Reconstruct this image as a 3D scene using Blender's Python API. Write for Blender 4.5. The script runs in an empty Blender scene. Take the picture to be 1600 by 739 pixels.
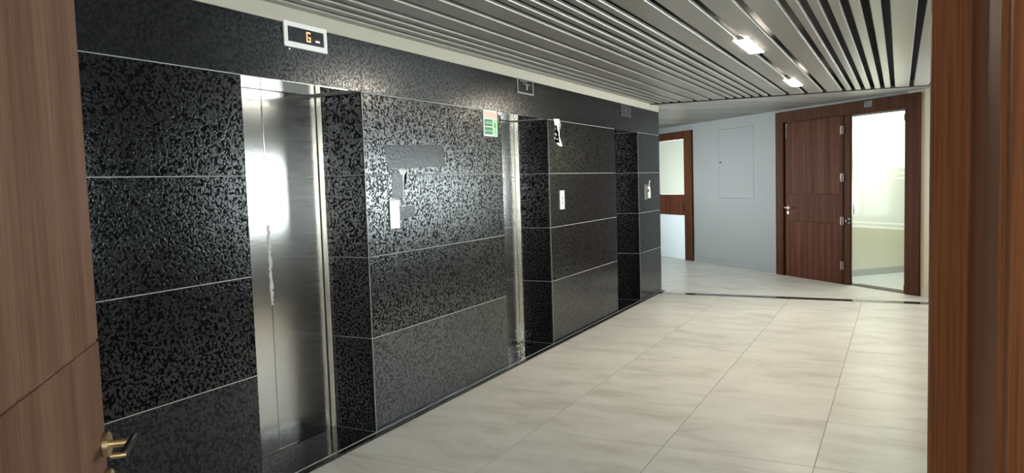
import bpy, bmesh, math, random
from mathutils import Vector, Matrix
random.seed(7)
S = bpy.context.scene
C = S.collection

# ------------------------------------------------------------------ camera
CAM_R = Matrix(((0.88920609, -0.45748070, -0.00489323),
                (0.45644745, 0.88636884, 0.07749837),
                (-0.03111680, -0.07114552, 0.99698047)))
right, fwd, up = CAM_R.col[0], CAM_R.col[1], CAM_R.col[2]
cam = bpy.data.cameras.new('camera')
cam.sensor_width = 36.0
cam.lens = 1177.4 / 1600 * 36.0
cam.clip_start = 0.02
co = bpy.data.objects.new('camera', cam); C.objects.link(co)
M = Matrix((right, up, -fwd)).transposed().to_4x4()
M.translation = Vector((2.8796, 0.0, 1.5287))
co.matrix_world = M
S.camera = co

# ------------------------------------------------------------------ world, light, exposure
SKY_STRENGTH = 25.0
W = bpy.data.worlds.new('sky'); S.world = W; W.use_nodes = True
bg = W.node_tree.nodes['Background']
bg.inputs['Color'].default_value = (0.90, 0.94, 1.0, 1)
bg.inputs['Strength'].default_value = SKY_STRENGTH
S.view_settings.view_transform = 'Standard'
S.view_settings.look = 'None'
S.view_settings.gamma = 1
S.view_settings.use_curve_mapping = False
S.view_settings.exposure = 0.48

def portal(loc, rot, sx, sy):
    l = bpy.data.lights.new('window_portal', 'AREA'); l.shape = 'RECTANGLE'
    l.size = sx; l.size_y = sy; l.cycles.is_portal = True
    o = bpy.data.objects.new('window_portal', l); o.location = loc; o.rotation_euler = rot
    C.objects.link(o)
XR = 4.5          # right (window) wall of the lobby
WIN = [(7.45, 10.35, 0.98, 1.98), (10.55, 13.7, 0.98, 1.98), (1.9, 4.0, 0.98, 1.80)]     # Y0, Y1, z0, z1 of the windows in the right wall; the last is added for foreground light
XL = -3.4         # end of the cross corridor
LWIN = (10.3, 12.7, 0.6, 2.1)
RWIN = (3.6, 6.1, 0.80, 2.35)       # X0, X1, z0, z1 of the window in the room behind the viewpoint
RY = -3.0
portal(((RWIN[0] + RWIN[1]) / 2, RY - 0.21, (RWIN[2] + RWIN[3]) / 2), (math.pi / 2, 0, 0), RWIN[1] - RWIN[0], RWIN[3] - RWIN[2])
for y0, y1, z0, z1 in WIN:
    portal((XR + 0.21, (y0 + y1) / 2, (z0 + z1) / 2), (0, math.pi / 2, 0), z1 - z0, y1 - y0)
portal((XL - 0.21, (LWIN[0] + LWIN[1]) / 2, (LWIN[2] + LWIN[3]) / 2), (0, -math.pi / 2, 0), LWIN[3] - LWIN[2], LWIN[1] - LWIN[0])
LAMP_STRENGTH = 130.0       # ceiling fittings
OFFICE_STRENGTH = 52.0     # light panels of the office behind the glass door
NEAR_STRENGTH = 8.0        # ceiling light added behind the camera to warm the frame post

# ------------------------------------------------------------------ mesh helpers
def box(bm, x0, x1, y0, y1, z0, z1, bevel=0.0):
    if x0 > x1: x0, x1 = x1, x0
    if y0 > y1: y0, y1 = y1, y0
    vs = [bm.verts.new(v) for v in ((x0,y0,z0),(x1,y0,z0),(x1,y1,z0),(x0,y1,z0),(x0,y0,z1),(x1,y0,z1),(x1,y1,z1),(x0,y1,z1))]
    fs = [bm.faces.new([vs[i] for i in f]) for f in ((0,3,2,1),(4,5,6,7),(0,1,5,4),(1,2,6,5),(2,3,7,6),(3,0,4,7))]
    if bevel:
        es = list({e for f in fs for e in f.edges})
        bmesh.ops.bevel(bm, geom=es, offset=bevel, segments=1, affect='EDGES', clamp_overlap=True)
    return fs

def prism(bm, pts, z0, z1):
    """vertical prism over a polygon given counter-clockwise"""
    a = [bm.verts.new((p[0], p[1], z0)) for p in pts]; b = [bm.verts.new((p[0], p[1], z1)) for p in pts]
    bm.faces.new(a[::-1]); bm.faces.new(b)
    n = len(pts)
    for i in range(n): bm.faces.new((a[i], a[(i+1) % n], b[(i+1) % n], b[i]))

def cyl(bm, p0, p1, r, seg=20, r2=None, bevel=0):
    p0, p1 = Vector(p0), Vector(p1); d = p1 - p0
    m = Matrix.Translation((p0 + p1) / 2) @ d.to_track_quat('Z', 'Y').to_matrix().to_4x4()
    g = bmesh.ops.create_cone(bm, cap_ends=True, segments=seg, radius1=r, radius2=r if r2 is None else r2, depth=d.length, matrix=m)
    if bevel:
        es = {e for v in g['verts'] for e in v.link_edges if len(e.link_faces) == 2 and e.calc_face_angle(0) > 1.0}
        bmesh.ops.bevel(bm, geom=list(es), offset=bevel, segments=2, affect='EDGES')

def tube(bm, pts, r, seg=10):
    """round bar through points"""
    pts = [Vector(p) for p in pts]; rings = []
    for i, p in enumerate(pts):
        t = (pts[min(i+1, len(pts)-1)] - pts[max(i-1, 0)]).normalized()
        q = t.to_track_quat('Z', 'Y')
        rings.append([bm.verts.new(p + q @ Vector((r*math.cos(a), r*math.sin(a), 0))) for a in [2*math.pi*k/seg for k in range(seg)]])
    for a, b in zip(rings, rings[1:]):
        for k in range(seg): bm.faces.new((a[k], a[(k+1) % seg], b[(k+1) % seg], b[k]))
    bm.faces.new(rings[0][::-1]); bm.faces.new(rings[-1])

def obj(name, bm, mat, parent=None, smooth=False):
    bmesh.ops.recalc_face_normals(bm, faces=bm.faces)
    me = bpy.data.meshes.new(name); bm.to_mesh(me); bm.free()
    for m in (mat if isinstance(mat, list) else [mat]): me.materials.append(m)
    if smooth:
        me.shade_smooth()
        me.set_sharp_from_angle(angle=math.radians(40))
    o = bpy.data.objects.new(name, me); C.objects.link(o)
    if parent: o.parent = parent
    return o

def boxobj(name, mat, dims, parent=None, bevel=0.0):
    bm = bmesh.new(); box(bm, *dims, bevel=bevel); return obj(name, bm, mat, parent)

def multibox(name, mat, L, parent=None, bevel=0.0):
    bm = bmesh.new()
    for d in L: box(bm, *d, bevel=bevel)
    return obj(name, bm, mat, parent)

def empty(name, loc=(0,0,0), rz=0.0, parent=None):
    o = bpy.data.objects.new(name, None); C.objects.link(o); o.empty_display_size = 0.1
    o.location = loc; o.rotation_euler = (0, 0, rz)
    if parent: o.parent = parent
    return o

def tag(o, label, cat, group=None, kind=None):
    o['label'] = label; o['category'] = cat
    if group: o['group'] = group
    if kind: o['kind'] = kind
    return o
def struct(o, label, cat): return tag(o, label, cat, kind='structure')

def text(name, s, size, mat, parent, mw, extrude=0.0008, sx=1.0):
    """flat lettering turned into a mesh; mw places it (text runs along local x, up is local y)"""
    cu = bpy.data.curves.new(name, 'FONT'); cu.body = s; cu.size = size; cu.extrude = extrude
    cu.align_x = 'CENTER'; cu.align_y = 'CENTER'
    t = bpy.data.objects.new(name + '_curve', cu); C.objects.link(t)
    bpy.context.view_layer.update()
    me = bpy.data.meshes.new_from_object(t.evaluated_get(bpy.context.evaluated_depsgraph_get()))
    bpy.data.objects.remove(t); bpy.data.curves.remove(cu)
    me.transform(mw @ Matrix.Diagonal((sx, 1, 1, 1)))
    me.materials.clear(); me.materials.append(mat)
    o = bpy.data.objects.new(name, me); C.objects.link(o); o.parent = parent
    return o

def clip(poly, a, b, c):
    """keep the part of the polygon where a*x + b*y <= c"""
    out = []
    for i in range(len(poly)):
        p, q = poly[i], poly[(i+1) % len(poly)]
        dp, dq = a*p[0] + b*p[1] - c, a*q[0] + b*q[1] - c
        if dp <= 0: out.append(p)
        if (dp < 0 < dq) or (dq < 0 < dp):
            t = dp / (dp - dq); out.append((p[0] + t*(q[0]-p[0]), p[1] + t*(q[1]-p[1])))
    return out
def area(poly):
    return 0.5 * sum(poly[i][0]*poly[(i+1) % len(poly)][1] - poly[(i+1) % len(poly)][0]*poly[i][1] for i in range(len(poly)))

# ------------------------------------------------------------------ materials
def newmat(name):
    m = bpy.data.materials.new(name); m.use_nodes = True
    nt = m.node_tree; return m, nt, nt.nodes['Principled BSDF']
def N(nt, t, **kw):
    n = nt.nodes.new(t)
    for k, v in kw.items():
        if k in n.inputs.keys() if hasattr(n.inputs, 'keys') else False: n.inputs[k].default_value = v
        else: setattr(n, k, v)
    return n
def plain(name, col, rough=0.5, metal=0.0, spec=0.5, noise=0.0, scale=30, bump=0.0):
    m, nt, p = newmat(name)
    p.inputs['Base Color'].default_value = (*col, 1); p.inputs['Roughness'].default_value = rough
    p.inputs['Metallic'].default_value = metal; p.inputs['Specular IOR Level'].default_value = spec
    if noise or bump:
        tc = N(nt, 'ShaderNodeTexCoord'); n = N(nt, 'ShaderNodeTexNoise'); n.inputs['Scale'].default_value = scale
        n.inputs['Detail'].default_value = 6
        nt.links.new(tc.outputs['Object'], n.inputs['Vector'])
        if noise:
            r = N(nt, 'ShaderNodeMix', data_type='RGBA')
            r.inputs[6].default_value = (*[c*(1-noise) for c in col], 1); r.inputs[7].default_value = (*[min(1, c*(1+noise)) for c in col], 1)
            nt.links.new(n.outputs['Fac'], r.inputs[0]); nt.links.new(r.outputs[2], p.inputs['Base Color'])
        if bump:
            b = N(nt, 'ShaderNodeBump'); b.inputs['Strength'].default_value = bump; b.inputs['Distance'].default_value = 0.002
            nt.links.new(n.outputs['Fac'], b.inputs['Height']); nt.links.new(b.outputs['Normal'], p.inputs['Normal'])
    return m
def emit(name, col, strength):
    m, nt, p = newmat(name)
    p.inputs['Base Color'].default_value = (0.8, 0.8, 0.8, 1)
    p.inputs['Emission Color'].default_value = (*col, 1); p.inputs['Emission Strength'].default_value = strength
    return m
def ramp(nt, stops):
    r = N(nt, 'ShaderNodeValToRGB'); e = r.color_ramp.elements
    while len(e) < len(stops): e.new(0.5)
    for i, (pos, col) in enumerate(stops):
        e[i].position = pos; e[i].color = (*col, 1) if len(col) == 3 else col
    return r
def offset_coords(nt, amount=7.0):
    tc = N(nt, 'ShaderNodeTexCoord'); oi = N(nt, 'ShaderNodeObjectInfo')
    mul = N(nt, 'ShaderNodeMath', operation='MULTIPLY'); mul.inputs[1].default_value = amount
    nt.links.new(oi.outputs['Random'], mul.inputs[0])
    add = N(nt, 'ShaderNodeVectorMath', operation='ADD')
    nt.links.new(tc.outputs['Object'], add.inputs[0]); nt.links.new(mul.outputs[0], add.inputs[1])
    return add.outputs[0], oi.outputs['Random']

def granite(name='leathered_black_granite', polished=False, pit_ior=1.28, relief=1.0):
    """black stone, glossy all over; the leathered relief makes it glint wherever a facet faces a window"""
    m, nt, p = newmat(name); L = nt.links.new
    vec, rnd = offset_coords(nt)
    big = N(nt, 'ShaderNodeTexNoise'); big.inputs['Scale'].default_value = 66; big.inputs['Detail'].default_value = 1.5; big.inputs['Distortion'].default_value = 0.4
    L(vec, big.inputs['Vector'])
    blob = ramp(nt, [(0.43, (0, 0, 0)), (0.53, (1, 1, 1))]); L(big.outputs['Fac'], blob.inputs[0])
    wn = N(nt, 'ShaderNodeTexNoise'); wn.inputs['Scale'].default_value = 120; wn.inputs['Detail'].default_value = 2.0; wn.inputs['Distortion'].default_value = 1.2
    L(vec, wn.inputs['Vector'])
    h = N(nt, 'ShaderNodeMath', operation='MULTIPLY'); L(blob.outputs[0], h.inputs[0]); L(wn.outputs['Fac'], h.inputs[1])
    col = ramp(nt, [(0.3, (0.003, 0.003, 0.0035) if pit_ior < 1.4 else (0.010, 0.010, 0.0115)), (0.70, (0.022, 0.021, 0.024))]); L(h.outputs[0], col.inputs[0])
    sp = N(nt, 'ShaderNodeTexNoise'); sp.inputs['Scale'].default_value = 160; sp.inputs['Detail'].default_value = 1; L(vec, sp.inputs['Vector'])
    spr = ramp(nt, [(0.70, (0, 0, 0)), (0.76, (1, 1, 1))]); L(sp.outputs['Fac'], spr.inputs[0])
    cm = N(nt, 'ShaderNodeMix', data_type='RGBA'); cm.inputs[7].default_value = (0.07, 0.074, 0.085, 1)
    L(spr.outputs[0], cm.inputs[0]); L(col.outputs[0], cm.inputs[6]); L(cm.outputs[2], p.inputs['Base Color'])
    rr = N(nt, 'ShaderNodeMapRange'); L(blob.outputs[0], rr.inputs[0])
    rr.inputs['To Min'].default_value = GR[0] if not polished else 0.10; rr.inputs['To Max'].default_value = GR[1] if not polished else 0.10
    L(rr.outputs[0], p.inputs['Roughness'])
    sl = N(nt, 'ShaderNodeMapRange'); L(blob.outputs[0], sl.inputs[0]); sl.inputs['To Min'].default_value = 0.10 if pit_ior < 1.4 else 0.32; sl.inputs['To Max'].default_value = 0.62
    L(sl.outputs[0], p.inputs['Specular IOR Level'])
    io = N(nt, 'ShaderNodeMapRange'); L(blob.outputs[0], io.inputs[0]); io.inputs['To Min'].default_value = pit_ior; io.inputs['To Max'].default_value = 1.52
    if not polished: L(io.outputs[0], p.inputs['IOR'])
    b = N(nt, 'ShaderNodeBump'); b.inputs['Strength'].default_value = 0.0 if polished else GR[2] * relief; b.inputs['Distance'].default_value = 0.004
    L(h.outputs[0], b.inputs['Height']); L(b.outputs['Normal'], p.inputs['Normal'])
    return m
GR = (0.22, 0.12, 0.18)

def wood(name, dark, mid, light, rough=0.42, scale=1.0, spec=0.3):
    """upright veneer grain: object z runs along the boards"""
    m, nt, p = newmat(name); L = nt.links.new
    vec, rnd = offset_coords(nt, 3.0)
    mp = N(nt, 'ShaderNodeMapping'); mp.inputs['Scale'].default_value = (9*scale, 9*scale, 0.22); L(vec, mp.inputs['Vector'])
    n1 = N(nt, 'ShaderNodeTexNoise'); n1.inputs['Scale'].default_value = 1.6; n1.inputs['Detail'].default_value = 3; n1.inputs['Distortion'].default_value = 0.3
    L(mp.outputs[0], n1.inputs['Vector'])
    mp2 = N(nt, 'ShaderNodeMapping'); mp2.inputs['Scale'].default_value = (160*scale, 160*scale, 3.5); L(vec, mp2.inputs['Vector'])
    n2 = N(nt, 'ShaderNodeTexNoise'); n2.inputs['Scale'].default_value = 2.0; n2.inputs['Detail'].default_value = 4; L(mp2.outputs[0], n2.inputs['Vector'])
    r1 = ramp(nt, [(0.30, dark), (0.5, mid), (0.72, light)]); L(n1.outputs['Fac'], r1.inputs[0])
    r2 = ramp(nt, [(0.35, (0.72, 0.70, 0.68)), (0.6, (1.08, 1.08, 1.08))]); L(n2.outputs['Fac'], r2.inputs[0])
    mx = N(nt, 'ShaderNodeMix', data_type='RGBA', blend_type='MULTIPLY'); mx.inputs[0].default_value = 1
    L(r1.outputs[0], mx.inputs[6]); L(r2.outputs[0], mx.inputs[7]); L(mx.outputs[2], p.inputs['Base Color'])
    p.inputs['Roughness'].default_value = rough; p.inputs['Specular IOR Level'].default_value = spec
    b = N(nt, 'ShaderNodeBump'); b.inputs['Strength'].default_value = 0.12; b.inputs['Distance'].default_value = 0.0006
    L(n2.outputs['Fac'], b.inputs['Height']); L(b.outputs['Normal'], p.inputs['Normal'])
    return m

def floor_mat(name, c0, c1, c2, rough=0.33):
    m, nt, p = newmat(name); L = nt.links.new
    vec, rnd = offset_coords(nt, 23.0)
    mp = N(nt, 'ShaderNodeMapping'); mp.inputs['Scale'].default_value = (1.0, 2.6, 1.0); L(vec, mp.inputs['Vector'])
    n1 = N(nt, 'ShaderNodeTexNoise'); n1.inputs['Scale'].default_value = 1.7; n1.inputs['Detail'].default_value = 7; n1.inputs['Roughness'].default_value = 0.62
    n1.inputs['Distortion'].default_value = 0.5
    L(mp.outputs[0], n1.inputs['Vector'])
    r = ramp(nt, [(0.28, c0), (0.47, c1), (0.68, c2)]); L(n1.outputs['Fac'], r.inputs[0])
    L(r.outputs[0], p.inputs['Base Color'])
    rr = N(nt, 'ShaderNodeMapRange'); rr.inputs['To Min'].default_value = rough + 0.08; rr.inputs['To Max'].default_value = rough - 0.05
    L(n1.outputs['Fac'], rr.inputs[0]); L(rr.outputs[0], p.inputs['Roughness'])
    p.inputs['Specular IOR Level'].default_value = 0.4
    return m

def steel(name, col=(0.60, 0.58, 0.55), rough=0.16, wave=0.0, aniso=0.0):
    m, nt, p = newmat(name); L = nt.links.new
    if aniso:
        p.inputs['Anisotropic'].default_value = aniso
        cx = N(nt, 'ShaderNodeCombineXYZ'); cx.inputs[1].default_value = 1.0; L(cx.outputs[0], p.inputs['Tangent'])
    p.inputs['Metallic'].default_value = 1.0; p.inputs['Base Color'].default_value = (*col, 1)
    tc = N(nt, 'ShaderNodeTexCoord'); mp = N(nt, 'ShaderNodeMapping'); mp.inputs['Scale'].default_value = (2, 2, 400)
    L(tc.outputs['Object'], mp.inputs['Vector'])
    n = N(nt, 'ShaderNodeTexNoise'); n.inputs['Scale'].default_value = 2; n.inputs['Detail'].default_value = 2; L(mp.outputs[0], n.inputs['Vector'])
    rr = N(nt, 'ShaderNodeMapRange'); rr.inputs['To Min'].default_value = rough*0.75; rr.inputs['To Max'].default_value = rough*1.3
    L(n.outputs['Fac'], rr.inputs[0]); L(rr.outputs[0], p.inputs['Roughness'])
    if wave:
        mp2 = N(nt, 'ShaderNodeMapping'); mp2.inputs['Scale'].default_value = (3, 3, 1.2); L(tc.outputs['Object'], mp2.inputs['Vector'])
        n2 = N(nt, 'ShaderNodeTexNoise'); n2.inputs['Scale'].default_value = 1.5; n2.inputs['Detail'].default_value = 1; L(mp2.outputs[0], n2.inputs['Vector'])
        b = N(nt, 'ShaderNodeBump'); b.inputs['Strength'].default_value = wave; b.inputs['Distance'].default_value = 0.01
        L(n2.outputs['Fac'], b.inputs['Height']); L(b.outputs['Normal'], p.inputs['Normal'])
    return m

def glass(name, tint=(0.93, 0.97, 0.95), frost=0.0, frost_col=(0.85, 0.9, 0.87)):
    m = bpy.data.materials.new(name); m.use_nodes = True; nt = m.node_tree; nt.nodes.clear(); L = nt.links.new
    out = nt.nodes.new('ShaderNodeOutputMaterial')
    tr = nt.nodes.new('ShaderNodeBsdfTransparent'); tr.inputs[0].default_value = (*tint, 1)
    gl = nt.nodes.new('ShaderNodeBsdfGlossy'); gl.inputs['Roughness'].default_value = 0.03
    # Schlick reflectance from the facing angle: the same seen from either side of a thin pane
    lw = nt.nodes.new('ShaderNodeLayerWeight'); lw.inputs['Blend'].default_value = 0.5
    pw = nt.nodes.new('ShaderNodeMath'); pw.operation = 'POWER'; L(lw.outputs['Facing'], pw.inputs[0]); pw.inputs[1].default_value = 5
    fr = nt.nodes.new('ShaderNodeMath'); fr.operation = 'MULTIPLY_ADD'; L(pw.outputs[0], fr.inputs[0]); fr.inputs[1].default_value = 0.9; fr.inputs[2].default_value = 0.03
    mx = nt.nodes.new('ShaderNodeMixShader'); L(fr.outputs[0], mx.inputs[0]); L(tr.outputs[0], mx.inputs[1]); L(gl.outputs[0], mx.inputs[2])
    last = mx
    if frost:
        tl = nt.nodes.new('ShaderNodeBsdfTranslucent'); tl.inputs[0].default_value = (*frost_col, 1)
        df = nt.nodes.new('ShaderNodeBsdfDiffuse'); df.inputs[0].default_value = (*frost_col, 1)
        m3 = nt.nodes.new('ShaderNodeMixShader'); m3.inputs[0].default_value = 0.3; L(tl.outputs[0], m3.inputs[1]); L(df.outputs[0], m3.inputs[2])
        m2 = nt.nodes.new('ShaderNodeMixShader'); m2.inputs[0].default_value = frost; L(mx.outputs[0], m2.inputs[1]); L(m3.outputs[0], m2.inputs[2])
        last = m2
    L(last.outputs[0], out.inputs[0])
    return m

M_granite = granite(); M_granite_soft = granite('light_softened_black_granite', pit_ior=1.43, relief=0.6); M_granite_pol = granite('polished_black_granite', True)  # paler, softer pits put the light's smoother look into foot and top rows
M_grout = plain('pale_grout', (0.36, 0.35, 0.32), 0.8)
M_core = plain('blockwork', (0.30, 0.29, 0.27), 0.9)
M_steel = steel('brushed_steel', rough=0.22, wave=0.015, aniso=0.92)
M_steel_jamb = steel('bright_steel', (0.72, 0.68, 0.60), 0.22)
M_soffit_steel = steel('mirror_steel', (0.60, 0.57, 0.52), 0.07, 0.25)
M_chrome = plain('chrome', (0.75, 0.75, 0.73), 0.12, 1.0)
M_brass = plain('satin_brass', (0.80, 0.66, 0.40), 0.30, 1.0)
M_darkmetal = plain('dark_bronze', (0.035, 0.03, 0.028), 0.35, 0.7)
M_trimdark = plain('dark_brown_trim', (0.030, 0.020, 0.014), 0.5)
M_plaster = plain('cream_plaster', (0.47, 0.43, 0.345), 0.75, noise=0.05, scale=9, bump=0.1)
M_wall = plain('pale_grey_paint', (0.19, 0.192, 0.188), 0.6, noise=0.025, scale=4, bump=0.06)
M_wall_dark = plain('taupe_paint', (0.085, 0.075, 0.065), 0.6, noise=0.03, scale=5)
M_wall_beige = plain('beige_paint', (0.46, 0.40, 0.31), 0.65, noise=0.03, scale=5)
M_void = plain('black_plenum', (0.010, 0.009, 0.009), 0.9)
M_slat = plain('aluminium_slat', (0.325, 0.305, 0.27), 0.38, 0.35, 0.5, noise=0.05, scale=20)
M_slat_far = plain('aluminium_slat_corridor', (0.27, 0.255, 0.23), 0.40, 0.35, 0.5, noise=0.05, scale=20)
M_floor = floor_mat('cream_porcelain', (0.47, 0.445, 0.395), (0.63, 0.607, 0.553), (0.72, 0.70, 0.65))
M_floorjoint = plain('floor_joint', (0.17, 0.155, 0.135), 0.8)
M_threshold = plain('brown_granite', (0.040, 0.030, 0.021), 0.13, noise=0.4, scale=90)
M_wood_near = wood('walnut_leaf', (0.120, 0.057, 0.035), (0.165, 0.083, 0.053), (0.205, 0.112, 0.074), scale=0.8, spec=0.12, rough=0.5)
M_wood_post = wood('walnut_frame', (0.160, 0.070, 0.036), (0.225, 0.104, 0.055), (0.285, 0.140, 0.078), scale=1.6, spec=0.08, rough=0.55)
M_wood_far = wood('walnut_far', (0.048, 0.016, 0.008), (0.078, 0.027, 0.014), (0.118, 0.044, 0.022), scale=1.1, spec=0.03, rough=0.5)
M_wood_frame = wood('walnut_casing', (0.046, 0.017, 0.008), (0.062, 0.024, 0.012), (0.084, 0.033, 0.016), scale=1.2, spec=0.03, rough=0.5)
M_cream = plain('cream_laminate', (0.56, 0.56, 0.47), 0.5)
M_whitelam = plain('white_laminate', (0.66, 0.70, 0.72), 0.5)
M_white = plain('white_plastic', (0.88, 0.86, 0.80), 0.45)
M_tape = plain('white_tape', (0.70, 0.70, 0.68), 0.5, bump=0.4, scale=60)
M_paper = plain('torn_white_paper', (0.78, 0.77, 0.75), 0.7)
M_black = plain('black_plastic', (0.012, 0.012, 0.014), 0.25)
M_film = plain('crinkled_black_film', (0.010, 0.012, 0.016), 0.28, spec=0.35, bump=1.0, scale=26)
M_orange = emit('orange_digit', (1.0, 0.28, 0.03), 1.6)
M_red = emit('red_digit', (1.0, 0.10, 0.10), 0.7)
M_green = plain('sign_green', (0.0, 0.20, 0.055), 0.4)
M_lightgreen = plain('sign_light_green', (0.33, 0.72, 0.33), 0.4)
M_pink = plain('sign_pink', (0.78, 0.52, 0.42), 0.4)
M_signwhite = plain('sign_white', (0.80, 0.82, 0.74), 0.4)
M_button = plain('button_grey', (0.16, 0.16, 0.16), 0.4)
M_lamp = emit('lamp_diffuser', (1.0, 0.90, 0.74), LAMP_STRENGTH)
M_panel = emit('office_light', (0.97, 1.0, 0.90), OFFICE_STRENGTH)
M_nearlamp = emit('added_room_light', (1.0, 0.82, 0.62), NEAR_STRENGTH)
M_officewall = plain('pale_yellow_paint', (0.82, 0.81, 0.70), 0.6)
M_officefloor = plain('pale_grey_vinyl', (0.60, 0.64, 0.66), 0.3, noise=0.06, scale=12)
M_glass = glass('clear_glass')
M_frost = glass('frosted_glass', frost=0.78, frost_col=(0.72, 0.80, 0.78))
M_frostline = glass('frosted_line', frost=0.85, frost_col=(0.95, 0.97, 0.94))
M_louvre = plain('white_louvre', (0.62, 0.62, 0.60), 0.5)
M_plate = plain('number_plate', (0.060, 0.045, 0.036), 0.5)
M_residue = plain('dusty_film_mark', (0.012, 0.012, 0.014), 0.24, spec=0.22, noise=0.4, scale=60, bump=0.6)
M_tapeclear = plain('clear_tape_edge', (0.28, 0.28, 0.26), 0.25)

# ------------------------------------------------------------------ setting: elevator wall
YA, YB, YC, YD, YE, YG, YH = 2.732, 3.667, 5.450, 6.368, 8.192, 9.046, 9.970
NICHES = [(YA, YB), (YC, YD), (YE, YG)]
WTOP, CEIL, OPEN, DEP = 2.407, 2.490, 2.10, 0.30
TH, G = 0.012, 0.0024
Y0 = 0.33
core = []
for a, b in ((Y0, YA), (YB, YC), (YD, YE), (YG, YH)):
    core.append((-0.8, -TH, a + (TH if a > Y0 else 0), b - TH, 0, 2.62))
for a, b in NICHES:
    core.append((-0.8, -TH, a - TH, b + TH, OPEN + 0.004, 2.62))
    core.append((-0.8, -DEP - 0.10, a - TH, b + TH, 0, OPEN + 0.004))
wall_left = struct(multibox('wall_left', M_grout, core), 'long elevator wall clad in black granite tiles with pale joints', 'wall')
# grout colour shows 1.5 mm behind the tile face: thin backing sheets
rows = [(0.0, 0.598), (0.598, 1.100), (1.100, 1.603), (1.603, OPEN), (OPEN, WTOP)]
def tile(x0, x1, y0, y1, z0, z1):
    return boxobj('granite_tile', M_granite_soft if (z0 < 0.1 or z0 > 2.0) else M_granite, (x0, x1, y0, y1, z0, z1), wall_left, 0.0012)
GV = 0.0008
backs = []
for a, b in ((1.15, YA), (YB, YC), (YD, YE), (YG, YH)):
    for r, (z0, z1) in enumerate(rows):
        tile(-TH, 0, a + GV, b - GV, z0 + (G if r else 0.002), z1 - (G if r < 4 else 0.0))
    backs.append((-TH, -0.0022, a + 0.003, b - 0.003, 0.0, WTOP - 0.001))
for r, (z0, z1) in enumerate(rows):
    tile(-TH, 0, Y0 + 0.002, 1.15 - GV, z0 + (G if r else 0.002), z1 - (G if r < 4 else 0.0))
for a, b in NICHES:
    tile(-TH, 0, a + GV, b - GV, OPEN + 0.001, WTOP)
    for yy in ((a, a - TH), (b, b + TH)):
        for z0, z1 in rows[:4]:
            boxobj('granite_tile', M_granite, (-DEP, -TH - 0.001, min(yy), max(yy), z0 + (G if z0 else 0.014), z1 - G), wall_left, 0.0012)
    backs.append((-DEP, -TH - 0.001, b + 0.0022, b + TH, 0.0, OPEN - 0.004))
    backs.append((-DEP, -TH - 0.001, a - TH, a - 0.0022, 0.0, OPEN - 0.004))
for yy in (YH,):
    for z0, z1 in rows:
        boxobj('granite_tile', M_granite, (-0.78, -TH - 0.001, YH - TH, YH, z0 + G, z1 - (G if z1 < WTOP else 0)), wall_left, 0.0012)
multibox('grout_backing', M_grout, backs, wall_left)
# metal corner beads at the outer corners of the niches
for a, b in NICHES:
    boxobj('corner_bead', M_tapeclear, (-0.004, 0.0008, b - 0.0018, b + 0.0018, 0.012, OPEN), wall_left)
# bulkhead strip above the granite
struct(boxobj('trim_1', M_plaster, (-0.8, 0.002, Y0, YH + 0.0, WTOP + 0.0005, 2.62)), 'cream plaster bulkhead strip between black granite and slatted ceiling', 'trim')
# granite kerb and pale bead along the foot of the wall
kerb = empty('baseboard_left', (0, 0, 0)); struct(kerb, 'low dark granite kerb with pale bead along foot of elevator wall', 'baseboard')
boxobj('kerb_strip', M_granite_pol, (0.008, 0.045, Y0, YH + 0.01, 0.0, 0.012), kerb, 0.002)
boxobj('metal_bead', M_tapeclear, (0.0012, 0.0078, Y0, YH + 0.01, 0.0, 0.015), kerb, 0.001)

# ------------------------------------------------------------------ elevator entrances
def elevator(n, a, b, label):
    d = empty('door_%d' % n, (-DEP, (a + b) / 2, 0)); struct(d, label, 'elevator door')
    cy = (a + b) / 2; h = (b - a) / 2
    jw = 0.066
    dx = 0.0
    def P(name, mat, dims, bev=0.0):
        return boxobj(name, mat, dims, d, bev)
    seam = -0.004; fx = -0.040; jw = 0.024      # the leaves stand 40 mm behind the steel jamb returns
    P('door_panel', M_steel, (fx - 0.034, fx, -h + jw + 0.002, seam - 0.0018, 0.016, OPEN - 0.002), 0.003)
    P('door_panel', M_steel, (fx - 0.034, fx, seam + 0.0018, h - jw - 0.007, 0.016, OPEN - 0.002), 0.003)
    P('jamb', M_steel_jamb, (-0.098, 0.0, -h + 0.001, -h + jw, 0.013, OPEN - 0.002), 0.002)
    P('jamb', M_steel_jamb, (-0.098, 0.0, h - jw, h - 0.001, 0.013, OPEN - 0.002), 0.002)
    P('gap_shade_sheet', M_void, (-0.090, -0.078, -h + jw, h - jw, 0.016, OPEN - 0.003))  # black sheet puts shade into the gap between leaf and jamb
    P('soffit_panel', M_soffit_steel, (-0.096, DEP - 0.002, -h + 0.001, h - 0.13, OPEN - 0.0015, OPEN + 0.0035))
    P('sill', M_granite_pol, (fx + 0.001, DEP + 0.001, -h + 0.001, h - 0.001, 0.0, 0.012))
    P('sill_track', M_steel_jamb, (-0.096, fx + 0.0005, -h + 0.001, h - 0.001, 0.0, 0.0145), 0.001)
    return d
e1 = elevator(1, YA, YB, 'nearest stainless steel elevator door set back in the black granite, under the lit G display')
e2 = elevator(2, YC, YD, 'middle steel elevator entrance just right of the green sign')
e3 = elevator(3, YE, YG, 'farthest steel elevator entrance, only its thin bright edge in view')
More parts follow.
